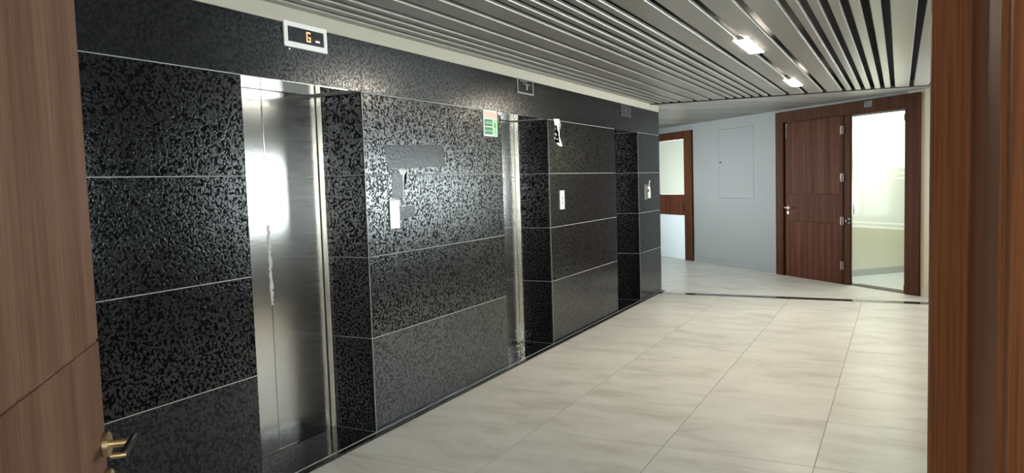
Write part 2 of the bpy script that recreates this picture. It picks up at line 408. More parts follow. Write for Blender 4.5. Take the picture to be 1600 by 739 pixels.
# peeling protective film left along the seam of the first door
bm = bmesh.new()
rr = random.Random(3)
pts_l, pts_r = [], []
z = 1.33
while z > 0.86:
    w = 0.004 + 0.012 * rr.random() * (1 if z > 0.95 else 0.5)
    pts_l.append((z, 3.194 - w)); pts_r.append((z, 3.194 + 0.004 + 0.014 * rr.random())); z -= 0.014
for i in range(len(pts_l) - 1):
    vs = []
    for (zz, yy) in (pts_l[i], pts_r[i], pts_r[i+1], pts_l[i+1]):
        vs.append(bm.verts.new((-DEP - 0.040 + 0.0012 + 0.0015 * rr.random(), yy, zz)))
    bm.faces.new(vs)
o = obj('film_remnant', bm, plain('peeling_film', (0.45, 0.45, 0.43), 0.3, bump=0.6, scale=80), e1)
o.parent = e1; o.matrix_parent_inverse = Matrix.Translation((DEP, -(YA + YB) / 2, 0))

# ------------------------------------------------------------------ floors
YS = 9.70            # dark granite strip across the floor
floor = struct(multibox('floor', M_floorjoint, [(-6.0, 6.0, Y0 - 0.25, 15.5, -0.12, -0.0022)]), 'cream porcelain tiled floor of the lobby', 'floor')
xs = [0.046, 0.880, 1.684, 2.488, 3.292, 4.096, XR]
ys = [4.1126 + 0.8028 * k for k in range(-5, 8)]
ys = [Y0] + [y for y in ys if y > Y0 + 0.05 and y < YS - 0.06] + [YS - 0.006]
for i in range(len(xs) - 1):
    for j in range(len(ys) - 1):
        w, l = xs[i+1] - xs[i], ys[j+1] - ys[j]
        bm = bmesh.new(); g = 0.0019
        box(bm, -w/2 + g, w/2 - g, -l/2 + g, l/2 - g, -0.0022, 0.0, bevel=0.0006)
        t = obj('floor_tile', bm, M_floor, floor); t.location = ((xs[i] + xs[i+1]) / 2, (ys[j] + ys[j+1]) / 2, 0)
struct(boxobj('trim_2', M_threshold, (0.0, XR, YS - 0.004, YS + 0.168, -0.0022, 0.0003)), 'dark brown granite strip set across the floor before the corridor', 'trim')

# ------------------------------------------------------------------ oblique far wall frame of reference
P0 = Vector((3.212, 10.236, 0)); ANG = math.atan2(-0.6849, 0.7287)
dx_, dy_ = 0.7287, -0.6849          # local +x of the oblique wall (towards the right)
nx_, ny_ = 0.6849, 0.7287           # local +y, away from the lobby
def ob(s, off=0.0):                  # s runs to the left from P0
    return (P0.x - s*dx_ + off*nx_, P0.y - s*dy_ + off*ny_)
# corridor floor tiles laid parallel to the oblique wall
def region_clip(poly):
    poly = clip(poly, 0, -1, -(YS + 0.1695))
    if poly: poly = clip(poly, -1, 0, -XL)
    if poly: poly = clip(poly, 1, 0, XR)
    c = P0.x*nx_ + P0.y*ny_
    if poly: poly = clip(poly, nx_, ny_, c - 0.001)
    return poly
for i in range(-3, 14):
    for j in range(0, 9):
        s0, s1 = i*0.8 + 0.10, (i+1)*0.8 + 0.10; o0, o1 = -j*0.8, -(j+1)*0.8; g = 0.0013
        poly = [ob(s0+g, o0-g), ob(s0+g, o1+g), ob(s1-g, o1+g), ob(s1-g, o0-g)]
        if area(poly) < 0: poly = poly[::-1]
        poly = region_clip(poly)
        if len(poly) < 3 or area(poly) < 0.004: continue
        cx = sum(p[0] for p in poly)/len(poly); cy = sum(p[1] for p in poly)/len(poly)
        bm = bmesh.new(); prism(bm, [(p[0]-cx, p[1]-cy) for p in poly], -0.0022, 0.0)
        t = obj('floor_tile', bm, M_floor, floor); t.location = (cx, cy, 0)

# ------------------------------------------------------------------ ceiling
ceiling = struct(multibox('ceiling', M_void, [(-6.0, 6.0, Y0 - 0.25, 15.5, 2.62, 2.75)]), 'slatted aluminium ceiling with black gaps', 'ceiling')
SB = 2.487           # underside of the slats
gaps = [0.09, 0.185, 0.28, 0.38, 0.572, 0.765, 0.963, 1.063, 1.163, 1.263, 1.363, 1.463, 1.67, 1.875, 2.08, 2.287, 2.388, 2.49, 2.593, 2.695, 2.80, 2.99,
        3.19, 3.39, 3.59, 3.69, 3.79, 3.89, 3.99, 4.09, 4.29]
GW = 0.047
def yend(x): return 9.575 + 0.092 * x
def slat(x0, x1, ya, yb0, yb1, mat, name='ceiling_slat'):
    """U-shaped tray, flat underside, rounded lower edges; the far end may be cut askew"""
    bm = bmesh.new(); r = 0.006; h = 0.022; t = 0.0012
    prof = [(x0, SB + h), (x0, SB + r), (x0 + r*0.3, SB + r*0.3), (x0 + r, SB), (x1 - r, SB), (x1 - r*0.3, SB + r*0.3), (x1, SB + r), (x1, SB + h)]
    a = [bm.verts.new((x, ya, z)) for x, z in prof]
    b = [bm.verts.new((x, yb0 + (yb1 - yb0) * (x - x0) / (x1 - x0), z)) for x, z in prof]
    for k in range(len(prof) - 1): bm.faces.new((a[k], b[k], b[k+1], a[k+1]))
    bm.faces.new((a[0], a[-1], b[-1], b[0]))
    bm.faces.new(a); bm.faces.new(b[::-1])
    return obj(name, bm, mat, ceiling)
edges = [0.004] + gaps + [XR]
breaks = {1.67: 4.59, 1.263: 6.45, 2.80: 6.10, 2.695: 6.12, 2.593: 6.14}
for i in range(len(edges) - 1):
    x0 = edges[i] + (GW/2 if i else 0); x1 = edges[i+1] - (GW/2 if i < len(edges)-2 else 0.004)
    yb = breaks.get(edges[i], None)
    if yb is None: yb = 1.9 + 1.4 * ((i * 5) % 3) if i % 2 else 2.6 + 0.3 * (i % 3)
    slat(x0, x1, Y0 + 0.004, yb - 0.001, yb - 0.001, M_slat)
    slat(x0, x1, yb + 0.001, yend(x0), yend(x1), M_slat)
# dark edge angle where the lobby slats stop
bm = bmesh.new()
prism(bm, [(0.003, yend(0.003) + 0.002), (XR - 0.003, yend(XR) + 0.002), (XR - 0.003, yend(XR) + 0.035), (0.003, yend(0.003) + 0.035)], SB - 0.010, SB + 0.030)
struct(obj('trim_3', bm, M_trimdark), 'dark brown edge angle across the ceiling where the lobby slats stop', 'trim')
# corridor ceiling: slats at right angles to the oblique wall
pat = [0.10, 0.10, 0.10, 0.10, 0.20, 0.20, 0.20]
s = -1.9; k = 0; c_ob = P0.x*nx_ + P0.y*ny_
while s < 11.4:
    w = pat[k % 7]; gp = 0.042
    poly = [ob(s + gp/2, 0), ob(s + gp/2, -7), ob(s + w - gp/2, -7), ob(s + w - gp/2, 0)]
    if area(poly) < 0: poly = poly[::-1]
    # keep beyond the edge angle (main area) and beyond the end of the granite wall
    poly = clip(poly, 0.092, -1, -(9.575 + 0.037))
    if poly: poly = clip(poly, -1, 0, -XL - 0.002)
    if poly: poly = clip(poly, 1, 0, XR - 0.002)
    if poly: poly = clip(poly, nx_, ny_, c_ob - 0.003)
    # the granite block stands in the corner x < 0, y < YH: cut each slat into what lies right of it and what lies beyond it
    for half in ((clip(poly, -1, 0, -0.004), clip(clip(poly, 1, 0, 0.004), 0, -1, -(YH + 0.003))) if poly else ()):
        if len(half) >= 3 and area(half) > 0.0005:
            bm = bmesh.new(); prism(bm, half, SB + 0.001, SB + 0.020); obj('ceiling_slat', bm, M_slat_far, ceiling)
    s += w; k += 1

# ------------------------------------------------------------------ ceiling lamps
lamp0 = None
def lamp(y, label):
    l = empty('ceiling_light', (1.875, y, SB)); tag(l, label, 'light', 'linear lamps recessed in the slatted ceiling')
    L_, W_ = 0.64, 0.110
    multibox('housing', M_white, [(-W_/2 - 0.006, -W_/2, -L_/2, L_/2, -0.002, 0.03), (W_/2, W_/2 + 0.006, -L_/2, L_/2, -0.002, 0.03),
             (-W_/2 - 0.006, W_/2 + 0.006, -L_/2 - 0.006, -L_/2, -0.002, 0.03), (-W_/2 - 0.006, W_/2 + 0.006, L_/2, L_/2 + 0.006, -0.002, 0.03)], l)
    bm = bmesh.new(); box(bm, -W_/2, W_/2, -L_/2, L_/2, -0.006, 0.02, bevel=0.005); obj('diffuser', bm, M_lamp, l)
    return l
for y, lb in ((5.90, 'bright linear ceiling lamp between slats, the larger and nearer one'), (8.52, 'small bright ceiling lamp nearest the ceiling edge trim')):
    lamp(y, lb)

# ------------------------------------------------------------------ right wall with windows
def wall_with_holes(name, mat, x0, x1, y0, y1, z1, holes):
    L = []; y = y0
    for a, b, za, zb in sorted(holes):
        L += [(x0, x1, y, a, 0, z1), (x0, x1, a, b, 0, za), (x0, x1, a, b, zb, z1)]; y = b
    L.append((x0, x1, y, y1, 0, z1)); return multibox(name, mat, L)
struct(wall_with_holes('wall_right', M_wall_dark, XR, XR + 0.2, Y0 - 0.2, 14.15, 2.62, WIN), 'dark taupe wall with louvred windows opposite the elevators', 'wall')
def window(n, x, sgn, y0, y1, z0, z1, label, louvres=True):
    w = empty('window_%d' % n, (x, (y0 + y1)/2, z0)); struct(w, label, 'window')
    hw, h = (y1 - y0)/2, z1 - z0; f = 0.045
    xa, xb = sorted((sgn*0.08, sgn*0.13))
    multibox('window_frame', M_darkmetal, [(xa, xb, -hw, hw, 0, f), (xa, xb, -hw, hw, h-f, h), (xa, xb, -hw, -hw+f, f, h-f), (xa, xb, hw-f, hw, f, h-f), (xa, xb, -f/2, f/2, f, h-f)], w)
    boxobj('pane', M_glass, ((xa+xb)/2 - 0.003, (xa+xb)/2 + 0.003, -hw+f, hw-f, f, h-f), w)
    if louvres:
        nL = int(h / 0.1)
        for k in range(nL):
            bm = bmesh.new(); zz = (k + 0.5) * h / nL
            box(bm, -0.040, 0.040, -hw + 0.01, hw - 0.01, -0.0012, 0.0012)
            bmesh.ops.rotate(bm, verts=bm.verts, cent=(0, 0, 0), matrix=Matrix.Rotation(math.radians(12)*sgn, 3, 'Y'))
            bmesh.ops.translate(bm, verts=bm.verts, vec=(sgn*0.03, 0, zz))
            obj('louvre', bm, M_louvre, w)
    return w
window(1, XR, 1, *WIN[0], 'long louvred window facing the far elevators')
window(2, XR, 1, *WIN[1], 'louvred window at the far end of the right wall')
window(5, XR, 1, *WIN[2], 'unseen louvred window added to light the foreground, opposite the nearest elevator')  # added source for the dim foreground, hidden from view
# end of the lobby beyond the oblique wall, and the corridor end with its window
struct(multibox('wall_back', M_wall_beige, [(3.34, XR, 14.0, 14.15, 0, 2.62), (3.34, 3.38, 10.22, 14.0, 0, 2.62)]), 'beige return wall right of the glass door', 'wall')
struct(wall_with_holes('wall_corridor_end', M_wall, XL - 0.2, XL, 9.0, 18.2, 2.62, [LWIN]), 'end wall of the cross corridor with a window', 'wall')
window(3, XL, -1, *LWIN, 'tall window at the end of the cross corridor', False)
struct(boxobj('wall_corridor_near', M_wall, (XL, -0.8, YH - 0.2, YH - 0.001, 0, 2.62)), 'corridor wall behind the elevator shafts', 'wall')

# ------------------------------------------------------------------ oblique wall, local frame: x = -s, y away from the lobby
DL, DR = 2.584, 0.345        # door opening in s
far = empty('wall_far', P0, ANG); struct(far, 'pale grey painted oblique wall holding the far doors', 'wall')
SL = 5.28; SLE = 6.40        # corridor door opening
T = 0.16
# (s ranges -> local x = -s)
def fs(name, mat, s0, s1, y0, y1, z0, z1, parent=far, bev=0.0):
    return boxobj(name, mat, (-s1, -s0, y0, y1, z0, z1), parent, bev)
# access hatch opening s 3.31..4.24 z 1.16..2.31 is left as a fine gap round the hatch door
HA, HB, HZ0, HZ1 = 3.31, 4.24, 1.16, 2.312
multibox('wall_surface', M_wall, [
    (-SL, -4.244, 0, T, 0, 2.62), (-4.244, -HA + 0.004, 0, T, 0, HZ0 - 0.004), (-4.244, -HA + 0.004, 0, T, HZ1 + 0.004, 2.62),
    (-HA + 0.004, -DL, 0, T, 0, 2.62), (-4.244, -HA + 0.004, 0.03, T, HZ0 - 0.004, HZ1 + 0.004),
    (-DL, -DR, 0, T, 2.315, 2.62), (-SLE, -SL, 0, T, 2.24, 2.62), (-11.2, -SLE, 0, T, 0, 2.62)], far)
multibox('wall_surface', M_wall_beige, [(-DR, 0.18, 0, T, 0, 2.62)], far)
multibox('skirting', M_wall, [(-5.02, -2.745, -0.010, 0.0, 0, 0.095), (-11.2, -6.62, -0.010, 0, 0, 0.095)], far, 0.002)
multibox('skirting', M_wall_beige, [(-0.13, 0.178, -0.010, 0.0, 0, 0.095)], far, 0.002)
# hatch
hatch = empty('access_hatch', P0, ANG); tag(hatch, 'large flush rectangular access hatch painted like the pale grey wall', 'hatch')
fs('hatch_door', M_wall, HA, HB, -0.001, 0.022, HZ0, HZ1, hatch, 0.001)
bm = bmesh.new(); cyl(bm, (-4.19, -0.001, 1.76), (-4.19, -0.012, 1.76), 0.018, 16, bevel=0.003); obj('lock', bm, M_darkmetal, hatch, True)

# door 4: double frame with closed timber leaf and a glass door
d4 = empty('door_4', P0, ANG); struct(d4, 'dark walnut framed double doorway, left leaf closed, right side glazed and lit', 'door')
F0, F1 = 0.145, 2.741
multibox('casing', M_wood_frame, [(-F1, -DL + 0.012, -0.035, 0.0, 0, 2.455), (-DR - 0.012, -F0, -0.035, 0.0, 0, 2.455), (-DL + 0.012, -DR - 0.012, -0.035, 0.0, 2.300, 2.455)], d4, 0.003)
multibox('frame_lining', M_wood_frame, [(-DL, -DL + 0.05, 0.0, T, 0, 2.305), (-DR - 0.02, -DR, 0.0, T, 0, 2.305), (-DL, -DR, 0.0, T, 2.285, 2.31)], d4)
fs('centre_post', M_wood_frame, 1.262, 1.372, -0.012, 0.03, 0, 2.285, d4, 0.004)
leaf_fs = []
# timber leaf in three fields parted by two grooves
for z0, z1 in ((0.012, 0.826), (0.834, 1.230), (1.238, 2.284)):
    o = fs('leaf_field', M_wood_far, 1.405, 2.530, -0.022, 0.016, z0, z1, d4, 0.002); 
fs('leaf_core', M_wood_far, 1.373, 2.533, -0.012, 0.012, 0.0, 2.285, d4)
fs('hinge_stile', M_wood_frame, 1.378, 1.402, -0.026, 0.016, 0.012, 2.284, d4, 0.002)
for z in (0.26, 0.87, 1.46, 2.10):
    bm = bmesh.new(); cyl(bm, (-1.392, -0.032, z - 0.06), (-1.392, -0.032, z + 0.06), 0.008, 10); box(bm, -1.425, -1.365, -0.0285, -0.0265, z - 0.055, z + 0.055)
    obj('hinge', bm, plain('hinge_steel', (0.16, 0.12, 0.10), 0.5, 0.6) if z == 0.26 else bpy.data.materials['hinge_steel'], d4, True)
fs('flush_bolt', M_chrome, 2.500, 2.510, -0.028, -0.021, 2.06, 2.27, d4)
bm = bmesh.new(); cyl(bm, (-2.47, -0.022, 1.03), (-2.47, -0.03, 1.03), 0.026, 16); cyl(bm, (-2.47, -0.03, 1.03), (-2.47, -0.07, 1.03), 0.009, 10)
box(bm, -2.50, -2.36, -0.078, -0.062, 1.022, 1.040, bevel=0.004); cyl(bm, (-2.47, -0.022, 0.955), (-2.47, -0.03, 0.955), 0.026, 16)
obj('lever_handle', bm, plain('aged_nickel', (0.20, 0.15, 0.13), 0.45, 0.8), d4, True)
# dark round knob on the centre post
bm = bmesh.new(); cyl(bm, (-1.272, -0.012, 0.876), (-1.272, -0.020, 0.876), 0.036, 20); cyl(bm, (-1.272, -0.02, 0.876), (-1.272, -0.045, 0.876), 0.014, 12)
cyl(bm, (-1.272, -0.045, 0.876), (-1.272, -0.075, 0.876), 0.026, 20, 0.020, bevel=0.004); k_ = obj('knob', bm, M_darkmetal, d4, True)
# glass door
gd = empty('glass_door', P0, ANG); gd.parent = None
GY = 0.018
tag(gd, 'frameless glass door with a frosted band, open walnut doorway on the right', 'glass door')
g0, g1 = DR + 0.025, 1.255
for nm, mt, z0, z1 in (('pane', M_glass, 0.014, 0.795), ('frosted_line', M_frostline, 0.795, 0.812), ('pane', M_frost, 0.812, 0.855), ('frosted_line', M_frostline, 0.855, 0.872),
                       ('pane', M_frost, 0.872, 1.425), ('frosted_line', M_frostline, 1.425, 1.447), ('pane', M_frost, 1.447, 1.485), ('frosted_line', M_frostline, 1.485, 1.510), ('pane', M_frost, 1.510, 1.560), ('pane', M_glass, 1.560, 2.262)):
    bm = bmesh.new(); v = [bm.verts.new(q) for q in ((-g1, GY, z0), (-g0, GY, z0), (-g0, GY, z1), (-g1, GY, z1))]; bm.faces.new(v)
    o = obj(nm, bm, mt, gd)
multibox('edge_rail', M_darkmetal, [(-g1, -g0, GY - 0.012, GY + 0.012, 2.262, 2.281)], gd)
multibox('edge_seal', M_chrome, [(-g1 - 0.006, -g1, GY - 0.006, GY + 0.006, 0.014, 2.262)], gd)
bm = bmesh.new(); cyl(bm, (-1.165, GY - 0.07, 0.965), (-1.165, GY - 0.07, 1.375), 0.014, 14)
pull = obj('pull_handle', bm, M_chrome, gd, True)
for z in (1.02, 1.32):
    bm = bmesh.new(); cyl(bm, (-1.165, GY, z), (-1.165, GY - 0.07, z), 0.010, 12); cyl(bm, (-1.165, GY - 0.001, z), (-1.165, GY - 0.012, z), 0.02, 14)
    obj('standoff', bm, M_chrome, pull, True)
fs('patch_fitting', M_darkmetal, DR + 0.022, DR + 0.060, GY - 0.015, GY + 0.015, 2.14, 2.22, gd, 0.003)
fs('patch_fitting', M_darkmetal, DR + 0.022, DR + 0.055, GY - 0.015, GY + 0.015, 0.02, 0.10, gd, 0.003)
fs('door_closer', M_button, DR + 0.022, DR + 0.070, GY + 0.02, GY + 0.06, 1.93, 2.06, gd, 0.004)
thr = fs('threshold', M_trimdark, DR + 0.02, 1.262, 0.0, T, 0, 0.010, d4)
# number plate over the doorway
npz = empty('room_number_plate', P0, ANG); tag(npz, 'small dark room number plate on the walnut frame head', 'sign')
fs('plate', M_plate, 0.865, 0.995, -0.0395, -0.0355, 2.360, 2.440, npz, 0.001)
mt = Matrix.Translation((-0.93, -0.0400, 2.400)) @ Matrix.Rotation(math.pi/2, 4, 'X')
text('lettering', '413', 0.072, M_black, npz, mt)

# door 5: white door with a timber band at the corridor's left
d5 = empty('door_5', P0, ANG); struct(d5, 'white door with a walnut band in a walnut frame at the corridor', 'door')
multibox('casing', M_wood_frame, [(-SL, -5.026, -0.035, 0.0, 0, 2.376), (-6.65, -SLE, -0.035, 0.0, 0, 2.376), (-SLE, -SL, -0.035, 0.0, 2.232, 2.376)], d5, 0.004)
multibox('frame_lining', M_wood_frame, [(-SL, -SL + 0.012, -0.0, T, 0, 2.24), (-SLE - 0.012, -SLE, 0.0, T, 0, 2.24)], d5)
fs('leaf_upper', M_cream, SL + 0.003, SLE - 0.003, 0.0, 0.04, 1.214, 2.230, d5, 0.002)
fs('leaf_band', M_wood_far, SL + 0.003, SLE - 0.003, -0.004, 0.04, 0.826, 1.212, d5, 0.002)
fs('leaf_lower', M_whitelam, SL + 0.003, SLE - 0.003, 0.0, 0.04, 0.0, 0.824, d5, 0.002)
fs('recessed_pull', M_black, SL + 0.020, SL + 0.095, -0.008, -0.003, 0.90, 1.05, d5, 0.001)

# office behind the glass door (local frame of the oblique wall)
off = empty('office_room', P0, ANG)
struct(off, 'brightly lit office with pale yellow walls behind the glass door', 'room')
off.name = 'wall_office'
# the office narrows to the back between its left wall and the wall it shares with the lobby alcove
RWx, RWy = -ny_ * 0 - 0.6849, 0.7287            # direction of the shared wall (world +Y) in the local frame
def rw(t, o): return (-0.285 + RWx * t + RWy * o, T + RWy * t - RWx * o)
bm = bmesh.new(); box(bm, -2.05, -1.90, T, 2.3, 0, 2.62)
pr = [rw(-0.02, 0.0), rw(-0.02, 0.04), rw(2.5, 0.04), rw(2.5, 0.0)]
prism(bm, pr, 0, 2.62); obj('office_wall', bm, M_officewall, off)
tri = [(-1.90, T), rw(0.0, 0.0), (-1.90, T + 1.615 / 0.6849 * 0.7287)]
bm = bmesh.new(); prism(bm, tri, -0.002, 0.004); obj('office_floor', bm, M_officefloor, off)
bm = bmesh.new(); prism(bm, tri, 2.56, 2.62); obj('office_ceiling', bm, M_white, off)
multibox('office_skirting', plain('grey_skirting', (0.5, 0.52, 0.52), 0.5), [(-1.90, -1.888, T, 1.8, 0.004, 0.10)], off)
ol = empty('office_light', (*ob(1.55, 1.10), 2.56), ANG); tag(ol, 'square ceiling light panel inside the office behind the glass', 'light')
boxobj('panel_frame', M_white, (-0.20, 0.20, -0.25, 0.25, -0.012, -0.0005), ol)
boxobj('panel_diffuser', M_panel, (-0.17, 0.17, -0.22, 0.22, -0.016, -0.012), ol)

# ------------------------------------------------------------------ near room, near walls, near door leaf and post
near = multibox('wall_near', M_wall_dark, [(-0.8, 2.02, 0.12, Y0, 0, 2.62), (2.02, 3.02, 0.12, Y0, 2.34, 2.62), (3.02, XR + 0.2, 0.12, 0.70, 0, 2.62)])
struct(near, 'wall beside the entrance through which the lobby is seen', 'wall')
struct(multibox('wall_room', M_wall_beige, [(1.3, 1.45, RY, 0.12, 0, 2.62), (6.2, 6.35, RY, 0.12, 0, 2.62), (XR + 0.2, 6.35, 0.12, 0.30, 0, 2.62), (1.45, 6.2, RY, 0.12, 2.56, 2.62),
    (1.3, RWIN[0], RY - 0.2, RY, 0, 2.62), (RWIN[1], 6.35, RY - 0.2, RY, 0, 2.62), (RWIN[0], RWIN[1], RY - 0.2, RY, 0, RWIN[2]), (RWIN[0], RWIN[1], RY - 0.2, RY, RWIN[3], 2.62)]), 'walls of the room the view is taken from', 'wall')
w4 = window(4, RY, 1, -(RWIN[1] - RWIN[0]) / 2, (RWIN[1] - RWIN[0]) / 2, RWIN[2], RWIN[3], 'louvred window of the room behind the viewpoint')
w4.location = ((RWIN[0] + RWIN[1]) / 2, RY, RWIN[2]); w4.rotation_euler = (0, 0, -math.pi / 2)
boxobj('room_floor', M_floor, (1.3, 6.35, RY - 0.2, Y0 - 0.25, -0.1, -0.001), floor)
nl = empty('ceiling_light', (2.9, -1.0, 2.56)); tag(nl, 'unseen warm ceiling light added behind the viewpoint to light the walnut post', 'light')  # unseen lamp, put in to warm the walnut post
boxobj('panel_diffuser', M_nearlamp, (-0.5, 0.5, -0.4, 0.4, -0.01, -0.0005), nl)

d6 = empty('door_6', (0, 0, 0)); struct(d6, 'walnut doorframe post filling the right edge of the view', 'door frame')
boxobj('frame_stop', M_wood_post, (2.9020, 2.9700, 0.70, 0.74, 0, 2.34), d6, 0.0012)
boxobj('frame_reveal', M_wood_post, (2.9290, 3.02, 0.50, 0.699, 0, 2.34), d6, 0.0012)
boxobj('frame_casing', M_wood_post, (2.9320, 3.06, 0.474, 0.4995, 0, 2.34), d6, 0.003)
boxobj('frame_reveal', M_wood_post, (2.9900, 3.02, 0.12, 0.472, 0, 2.34), d6, 0.0012)

# the open leaf at the left: hinge near (2.03, 0.34), free edge at (1.42, 0.965)
ld = Vector((-0.6852, 0.7283, 0)); EDGE = Vector((1.4185, 0.9665, 0)); LW = 0.90
d7 = empty('door_7', EDGE, math.atan2(ld.y, ld.x)); struct(d7, 'open walnut door leaf with a brass lever, filling the left edge', 'door')
# local: +x towards the free edge (edge at x=0); visible face looks to local -y
FY = 0.0
for z0, z1 in ((0.010, 0.826), (0.832, 1.231), (1.237, 2.30)):
    boxobj('leaf_field', M_wood_near, (-LW, 0.0, FY, FY + 0.040, z0, z1), d7, 0.0010)
boxobj('leaf_core', M_wood_near, (-LW + 0.002, -0.002, FY + 0.003, FY + 0.037, 0.012, 2.298), d7)
bm = bmesh.new()
hx, hz = -0.012, 1.018
cyl(bm, (hx, FY, hz), (hx, FY - 0.011, hz), 0.0255, 32, bevel=0.002); r_ = obj('rosette', bm, M_brass, d7, True)
bm = bmesh.new(); cyl(bm, (hx, FY - 0.011, hz), (hx, FY - 0.046, hz), 0.0085, 20); obj('spindle', bm, M_brass, d7, True)
bm = bmesh.new(); box(bm, hx - 0.082, hx + 0.030, FY - 0.058, FY - 0.046, hz - 0.008, hz + 0.010, bevel=0.003); lv = obj('lever', bm, M_darkmetal, d7, True)
bm = bmesh.new(); cyl(bm, (hx - 0.078, FY - 0.057, hz - 0.001), (hx - 0.078, FY - 0.028, hz - 0.001), 0.0062, 16, bevel=0.002); obj('lever_tip', bm, M_brass, lv, True)
bm = bmesh.new(); cyl(bm, (hx, FY, hz - 0.078), (hx, FY - 0.011, hz - 0.078), 0.0255, 32, bevel=0.002); obj('key_rosette', bm, M_brass, d7, True)

# ------------------------------------------------------------------ things on the granite wall (x = 0 plane)
RX = Matrix.Rotation(math.pi/2, 4, 'Z') @ Matrix.Rotation(math.pi/2, 4, 'X')   # text local x -> +Y, local y -> +Z, faces +X
def wall_text(s, size, mat, parent, x, y, z, sx=1.0):
    return text('lettering', s, size, mat, parent, Matrix.Translation((x, y, z)) @ RX, sx=sx)
# display 1
dd = empty('floor_display', (0, 3.20, 2.283)); tag(dd, 'floor indicator with a white taped border showing an orange G, above the nearest elevator', 'display', 'floor indicators over the elevators')
multibox('tape_border', M_white, [(0.0, 0.012, -0.167, 0.167, 0, 0.030), (0.0, 0.012, -0.167, 0.167, 0.109, 0.135), (0.0, 0.012, -0.167, -0.139, 0.03, 0.109), (0.0, 0.012, 0.141, 0.167, 0.03, 0.109)], dd, 0.002)
# crinkled film over the screen
bm = bmesh.new(); rr = random.Random(5); nx, nz = 46, 14; grid = []
for i in range(nx + 1):
    col_ = []
    for j in range(nz + 1):
        y = -0.140 + 0.282 * i / nx; z = 0.029 + 0.081 * j / nz
        edge_ = max(0, 1 - (i / 13.0)) + max(0, 1 - ((nx - i) / 9.0)) * (j / nz)
        ph = (z * 1.0 + (y + 0.14) * (0.42 if i < nx / 2 else 0.5)) * 330
        x = 0.007 + 0.0019 * math.sin(ph) * min(1, edge_) + 0.0003 * math.sin(i * 0.9 + j)
        col_.append(bm.verts.new((x, y, z)))
    grid.append(col_)
for i in range(nx):
    for j in range(nz): bm.faces.new((grid[i][j], grid[i+1][j], grid[i+1][j+1], grid[i][j+1]))
obj('screen', bm, M_film, dd, True)
# the seven-segment style G and the red dash
bm = bmesh.new(); u = 0.0055; gy, gz = 0.003, 0.044; gw, gh = 0.030, 0.052
for b_ in ((gy, gy+gw, gz+gh-u, gz+gh), (gy, gy+u, gz, gz+gh), (gy, gy+gw, gz, gz+u), (gy+gw-u, gy+gw, gz, gz+gh*0.5), (gy+gw*0.45, gy+gw, gz+gh*0.5-u, gz+gh*0.5), (gy+gw-u, gy+gw, gz+gh*0.82, gz+gh)):
    box(bm, 0.0095, 0.0105, *b_)
obj('digit', bm, M_orange, dd)
boxobj('dash', M_red, (0.0095, 0.0105, 0.073, 0.106, 0.050, 0.060), dd)
bm = bmesh.new(); cyl(bm, (0.0, 3.076, 2.273), (0.004, 3.076, 2.273), 0.005, 12)
o = obj('plaster_dot', bm, M_paper, None); tag(o, 'tiny white speck just below the left end of the orange G display', 'speck')
# display 2
dd = empty('floor_display', (0, 5.907, 2.284)); tag(dd, 'unlit floor indicator edged with clear tape, above the middle elevator', 'display', 'floor indicators over the elevators')
multibox('tape_border', M_tapeclear, [(0.0, 0.010, -0.157, 0.157, 0, 0.014), (0.0, 0.010, -0.157, 0.157, 0.118, 0.126), (0.0, 0.010, -0.157, -0.143, 0.014, 0.118), (0.0, 0.010, 0.143, 0.157, 0.014, 0.118)], dd, 0.002)
boxobj('screen', M_residue, (0.0, 0.006, -0.143, 0.143, 0.014, 0.118), dd)
multibox('tape_mark', M_tapeclear, [(0.006, 0.0075, -0.05, 0.10, 0.083, 0.089), (0.006, 0.0075, 0.018, 0.040, 0.040, 0.083), (0.006, 0.0075, -0.10, 0.04, 0.104, 0.110)], dd)
# display 3
dd = empty('floor_display', (0, 8.600, 2.266)); tag(dd, 'dim floor indicator above the farthest elevator', 'display', 'floor indicators over the elevators')
multibox('tape_border', plain('grey_tape', (0.09, 0.088, 0.08), 0.35), [(0.0, 0.010, -0.185, 0.185, 0, 0.014), (0.0, 0.010, -0.185, -0.168, 0.014, 0.138), (0.0, 0.010, 0.150, 0.160, 0.014, 0.138)], dd, 0.002)
boxobj('screen', plain('dull_screen', (0.035, 0.034, 0.034), 0.4), (0.0, 0.006, -0.168, 0.150, 0.014, 0.138), dd)
wall_text('413'[:0] + '||', 0.06, M_tapeclear, dd, 0.0068, -0.01, 0.075)

# green sign
sg = empty('wall_sign', (0, 5.262, 1.899)); tag(sg, 'green and white safety sign beside the top of the middle elevator door', 'sign')
boxobj('backing', M_signwhite, (0.0, 0.005, -0.113, 0.113, 0, 0.204), sg, 0.001)
boxobj('pink_header', M_pink, (0.005, 0.0056, -0.100, 0.108, 0.142, 0.190), sg)
boxobj('green_field', M_green, (0.005, 0.0056, -0.100, 0.030, 0.078, 0.132), sg)
boxobj('green_field', M_green, (0.005, 0.0056, -0.100, 0.030, 0.014, 0.070), sg)
boxobj('light_green_field', M_lightgreen, (0.005, 0.0056, 0.038, 0.111, 0.004, 0.136), sg)
wall_text('STAIRCASE', 0.020, M_signwhite, sg, 0.0064, -0.035, 0.104)
wall_text('Go To Floor', 0.024, M_signwhite, sg, 0.0064, -0.035, 0.042)
bm = bmesh.new(); cyl(bm, (0.0056, 0.073, 0.103), (0.0064, 0.073, 0.103), 0.008, 14); box(bm, 0.0056, 0.0064, 0.066, 0.080, 0.070, 0.093); box(bm, 0.0056, 0.0064, 0.058, 0.064, 0.072, 0.095); box(bm, 0.0056, 0.0064, 0.070, 0.074, 0.020, 0.060)
obj('figure_symbol', bm, M_green, sg)
